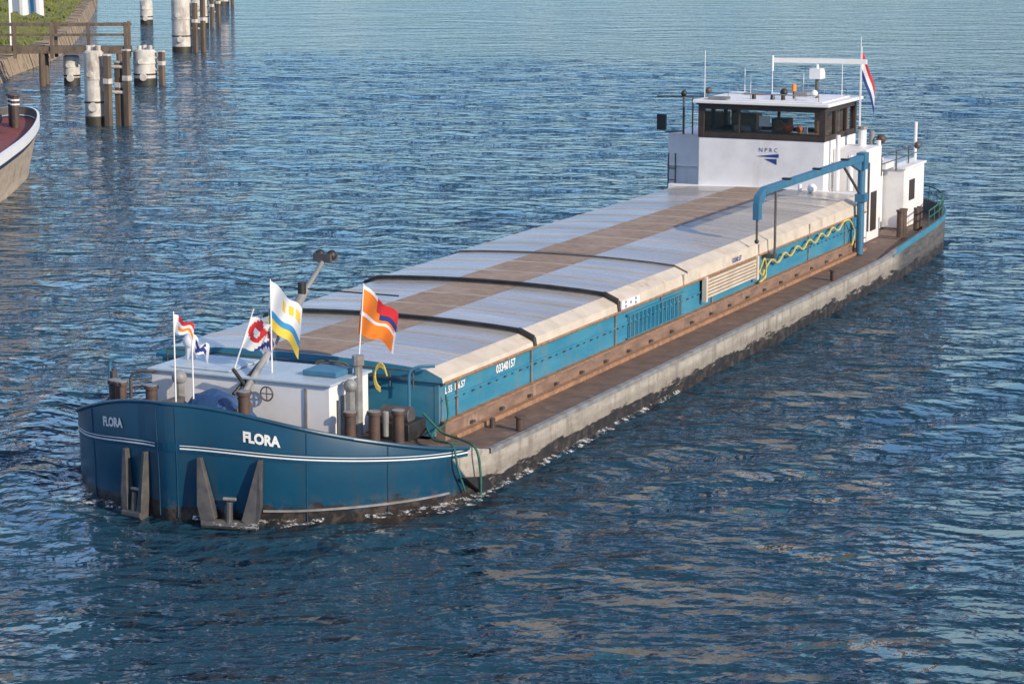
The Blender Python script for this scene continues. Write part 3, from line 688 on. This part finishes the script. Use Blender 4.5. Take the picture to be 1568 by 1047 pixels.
def watermat():
    m,t,b=nt('water'); 
    v1,g=objco(t,(1,1,1))
    def stretched(deg,sx,sy):
        rot=t.nodes.new('ShaderNodeMapping'); rot.inputs['Rotation'].default_value=(0,0,math.radians(deg)); t.links.new(g.outputs['Position'],rot.inputs['Vector'])
        s2=t.nodes.new('ShaderNodeMapping'); s2.inputs['Scale'].default_value=(sx,sy,1); t.links.new(rot.outputs[0],s2.inputs['Vector']); return s2.outputs[0]
    va=stretched(-20,.62,1.0); vb=stretched(-38,.75,1.0); vc=stretched(-5,.6,1.0); vd=stretched(-24,.5,1.0)
    n1=noise(t,va,2.0,1.5,.5,.2); n2=noise(t,vb,5.0,2,.5,.2); n3=noise(t,vc,.8,2,.5,.5); n5=noise(t,vd,.32,2,.5,.6)
    gust=mapr(t,noise(t,v1,.06,4,.6),.35,.65,.75,1.15)
    h=math_(t,'ADD',math_(t,'MULTIPLY',n1,.46),math_(t,'MULTIPLY',n2,.15)); h=math_(t,'MULTIPLY',h,gust); h=math_(t,'ADD',h,math_(t,'MULTIPLY',n3,.44))
    # long swell only matters in the open reach further up the canal
    sep=t.nodes.new('ShaderNodeSeparateXYZ'); t.links.new(g.outputs['Position'],sep.inputs[0])
    far=mapr(t,sep.outputs[1],50,140,.15,1.2)
    h=math_(t,'ADD',h,math_(t,'MULTIPLY',n5,far))
    bp_=t.nodes.new('ShaderNodeBump'); bp_.inputs['Strength'].default_value=1; bp_.inputs['Distance'].default_value=1.0
    t.links.new(h,bp_.inputs['Height']); t.links.new(bp_.outputs[0],b.inputs['Normal'])
    b.inputs['Base Color'].default_value=(.011,.044,.074,1); b.inputs['Roughness'].default_value=.02; b.inputs['IOR'].default_value=1.333
    return m
me.materials.append(watermat())
def foam():
    m,t,b=nt('foam'); v,g=objco(t); b.inputs['Base Color'].default_value=(.75,.78,.8,1); b.inputs['Roughness'].default_value=.8
    t.links.new(mapr(t,noise(t,v,6,7,.8),.52,.62,0,.85),b.inputs['Alpha']); return m
FM=foam(); fo=Part('bow_foam',FM,water)
for s0,s1,w in ((.4,2.4,.34),(3.0,5.8,.30),(-4.8,-.9,.50),(4.5,14,.12)):
    l=np.linspace(s0,s1,24); vs=[]
    for i,s in enumerate(l):
        k_=math.sin(PI*i/23); a=hp(s,.0); b_=hp(s,.05+w*k_*random.uniform(.6,1.3)); vs+=[(a[0],a[1],.085),(b_[0],b_[1],.045)]
    fo.add(vs,[(2*i,2*i+2,2*i+3,2*i+1) for i in range(23)])
fo.done()
# ---------------------------------------------------------------- light
w=bpy.data.worlds.new('World'); sc.world=w; w.use_nodes=True; t=w.node_tree
bg=t.nodes['Background']; sky=t.nodes.new('ShaderNodeTexSky'); sky.sky_type='NISHITA'; sky.sun_disc=False
sd=Vector((.955,-.30,0)).normalized(); el=math.radians(24)
az=math.atan2(sd.x,sd.y)
sky.sun_elevation=el; sky.sun_rotation=az; sky.air_density=1; sky.dust_density=.1; sky.ozone_density=4
tc=t.nodes.new('ShaderNodeTexCoord'); mp=t.nodes.new('ShaderNodeMapping'); mp.inputs['Scale'].default_value=(1,1,2.6); t.links.new(tc.outputs['Generated'],mp.inputs['Vector'])
sepz=t.nodes.new('ShaderNodeSeparateXYZ'); t.links.new(tc.outputs['Generated'],sepz.inputs[0])
cn=mapr(t,noise(t,mp.outputs[0],3.2,7,.62,.3),.53,.65,0,.95)
cn=math_(t,'MULTIPLY',cn,mapr(t,sepz.outputs[2],.14,.30,.12,1))
tintc=mix(t,mapr(t,sepz.outputs[2],.0,.30),(.48,.74,1.12),(.98,1.12,1.30))
tint=t.nodes.new('ShaderNodeMix'); tint.data_type='RGBA'; tint.blend_type='MULTIPLY'; tint.inputs[0].default_value=1
t.links.new(sky.outputs[0],tint.inputs[6]); t.links.new(tintc,tint.inputs[7])
cl=mix(t,cn,tint.outputs[2],(17,14.6,11.6))
t.links.new(cl,bg.inputs[0]); bg.inputs[1].default_value=.145
ld=bpy.data.lights.new('sun','SUN'); ld.energy=5.0; ld.angle=math.radians(.5); ld.color=(1,.83,.61)
lo=bpy.data.objects.new('sun',ld); sc.collection.objects.link(lo)
dirv=Vector((sd.x*math.cos(el),sd.y*math.cos(el),math.sin(el))); lo.rotation_euler=dirv.to_track_quat('Z','Y').to_euler()
# ---------------------------------------------------------------- camera
cd=bpy.data.cameras.new('camera'); cam=bpy.data.objects.new('camera',cd); sc.collection.objects.link(cam); sc.camera=cam
cam.location=(18.89,-28.65,9.0); cam.rotation_euler=(math.radians(90-10.569),0,math.radians(24.92)); cd.sensor_width=36; cd.lens=81.64; cd.clip_end=8000
sc.view_settings.view_transform='Standard'; sc.view_settings.look='None'; sc.view_settings.exposure=0
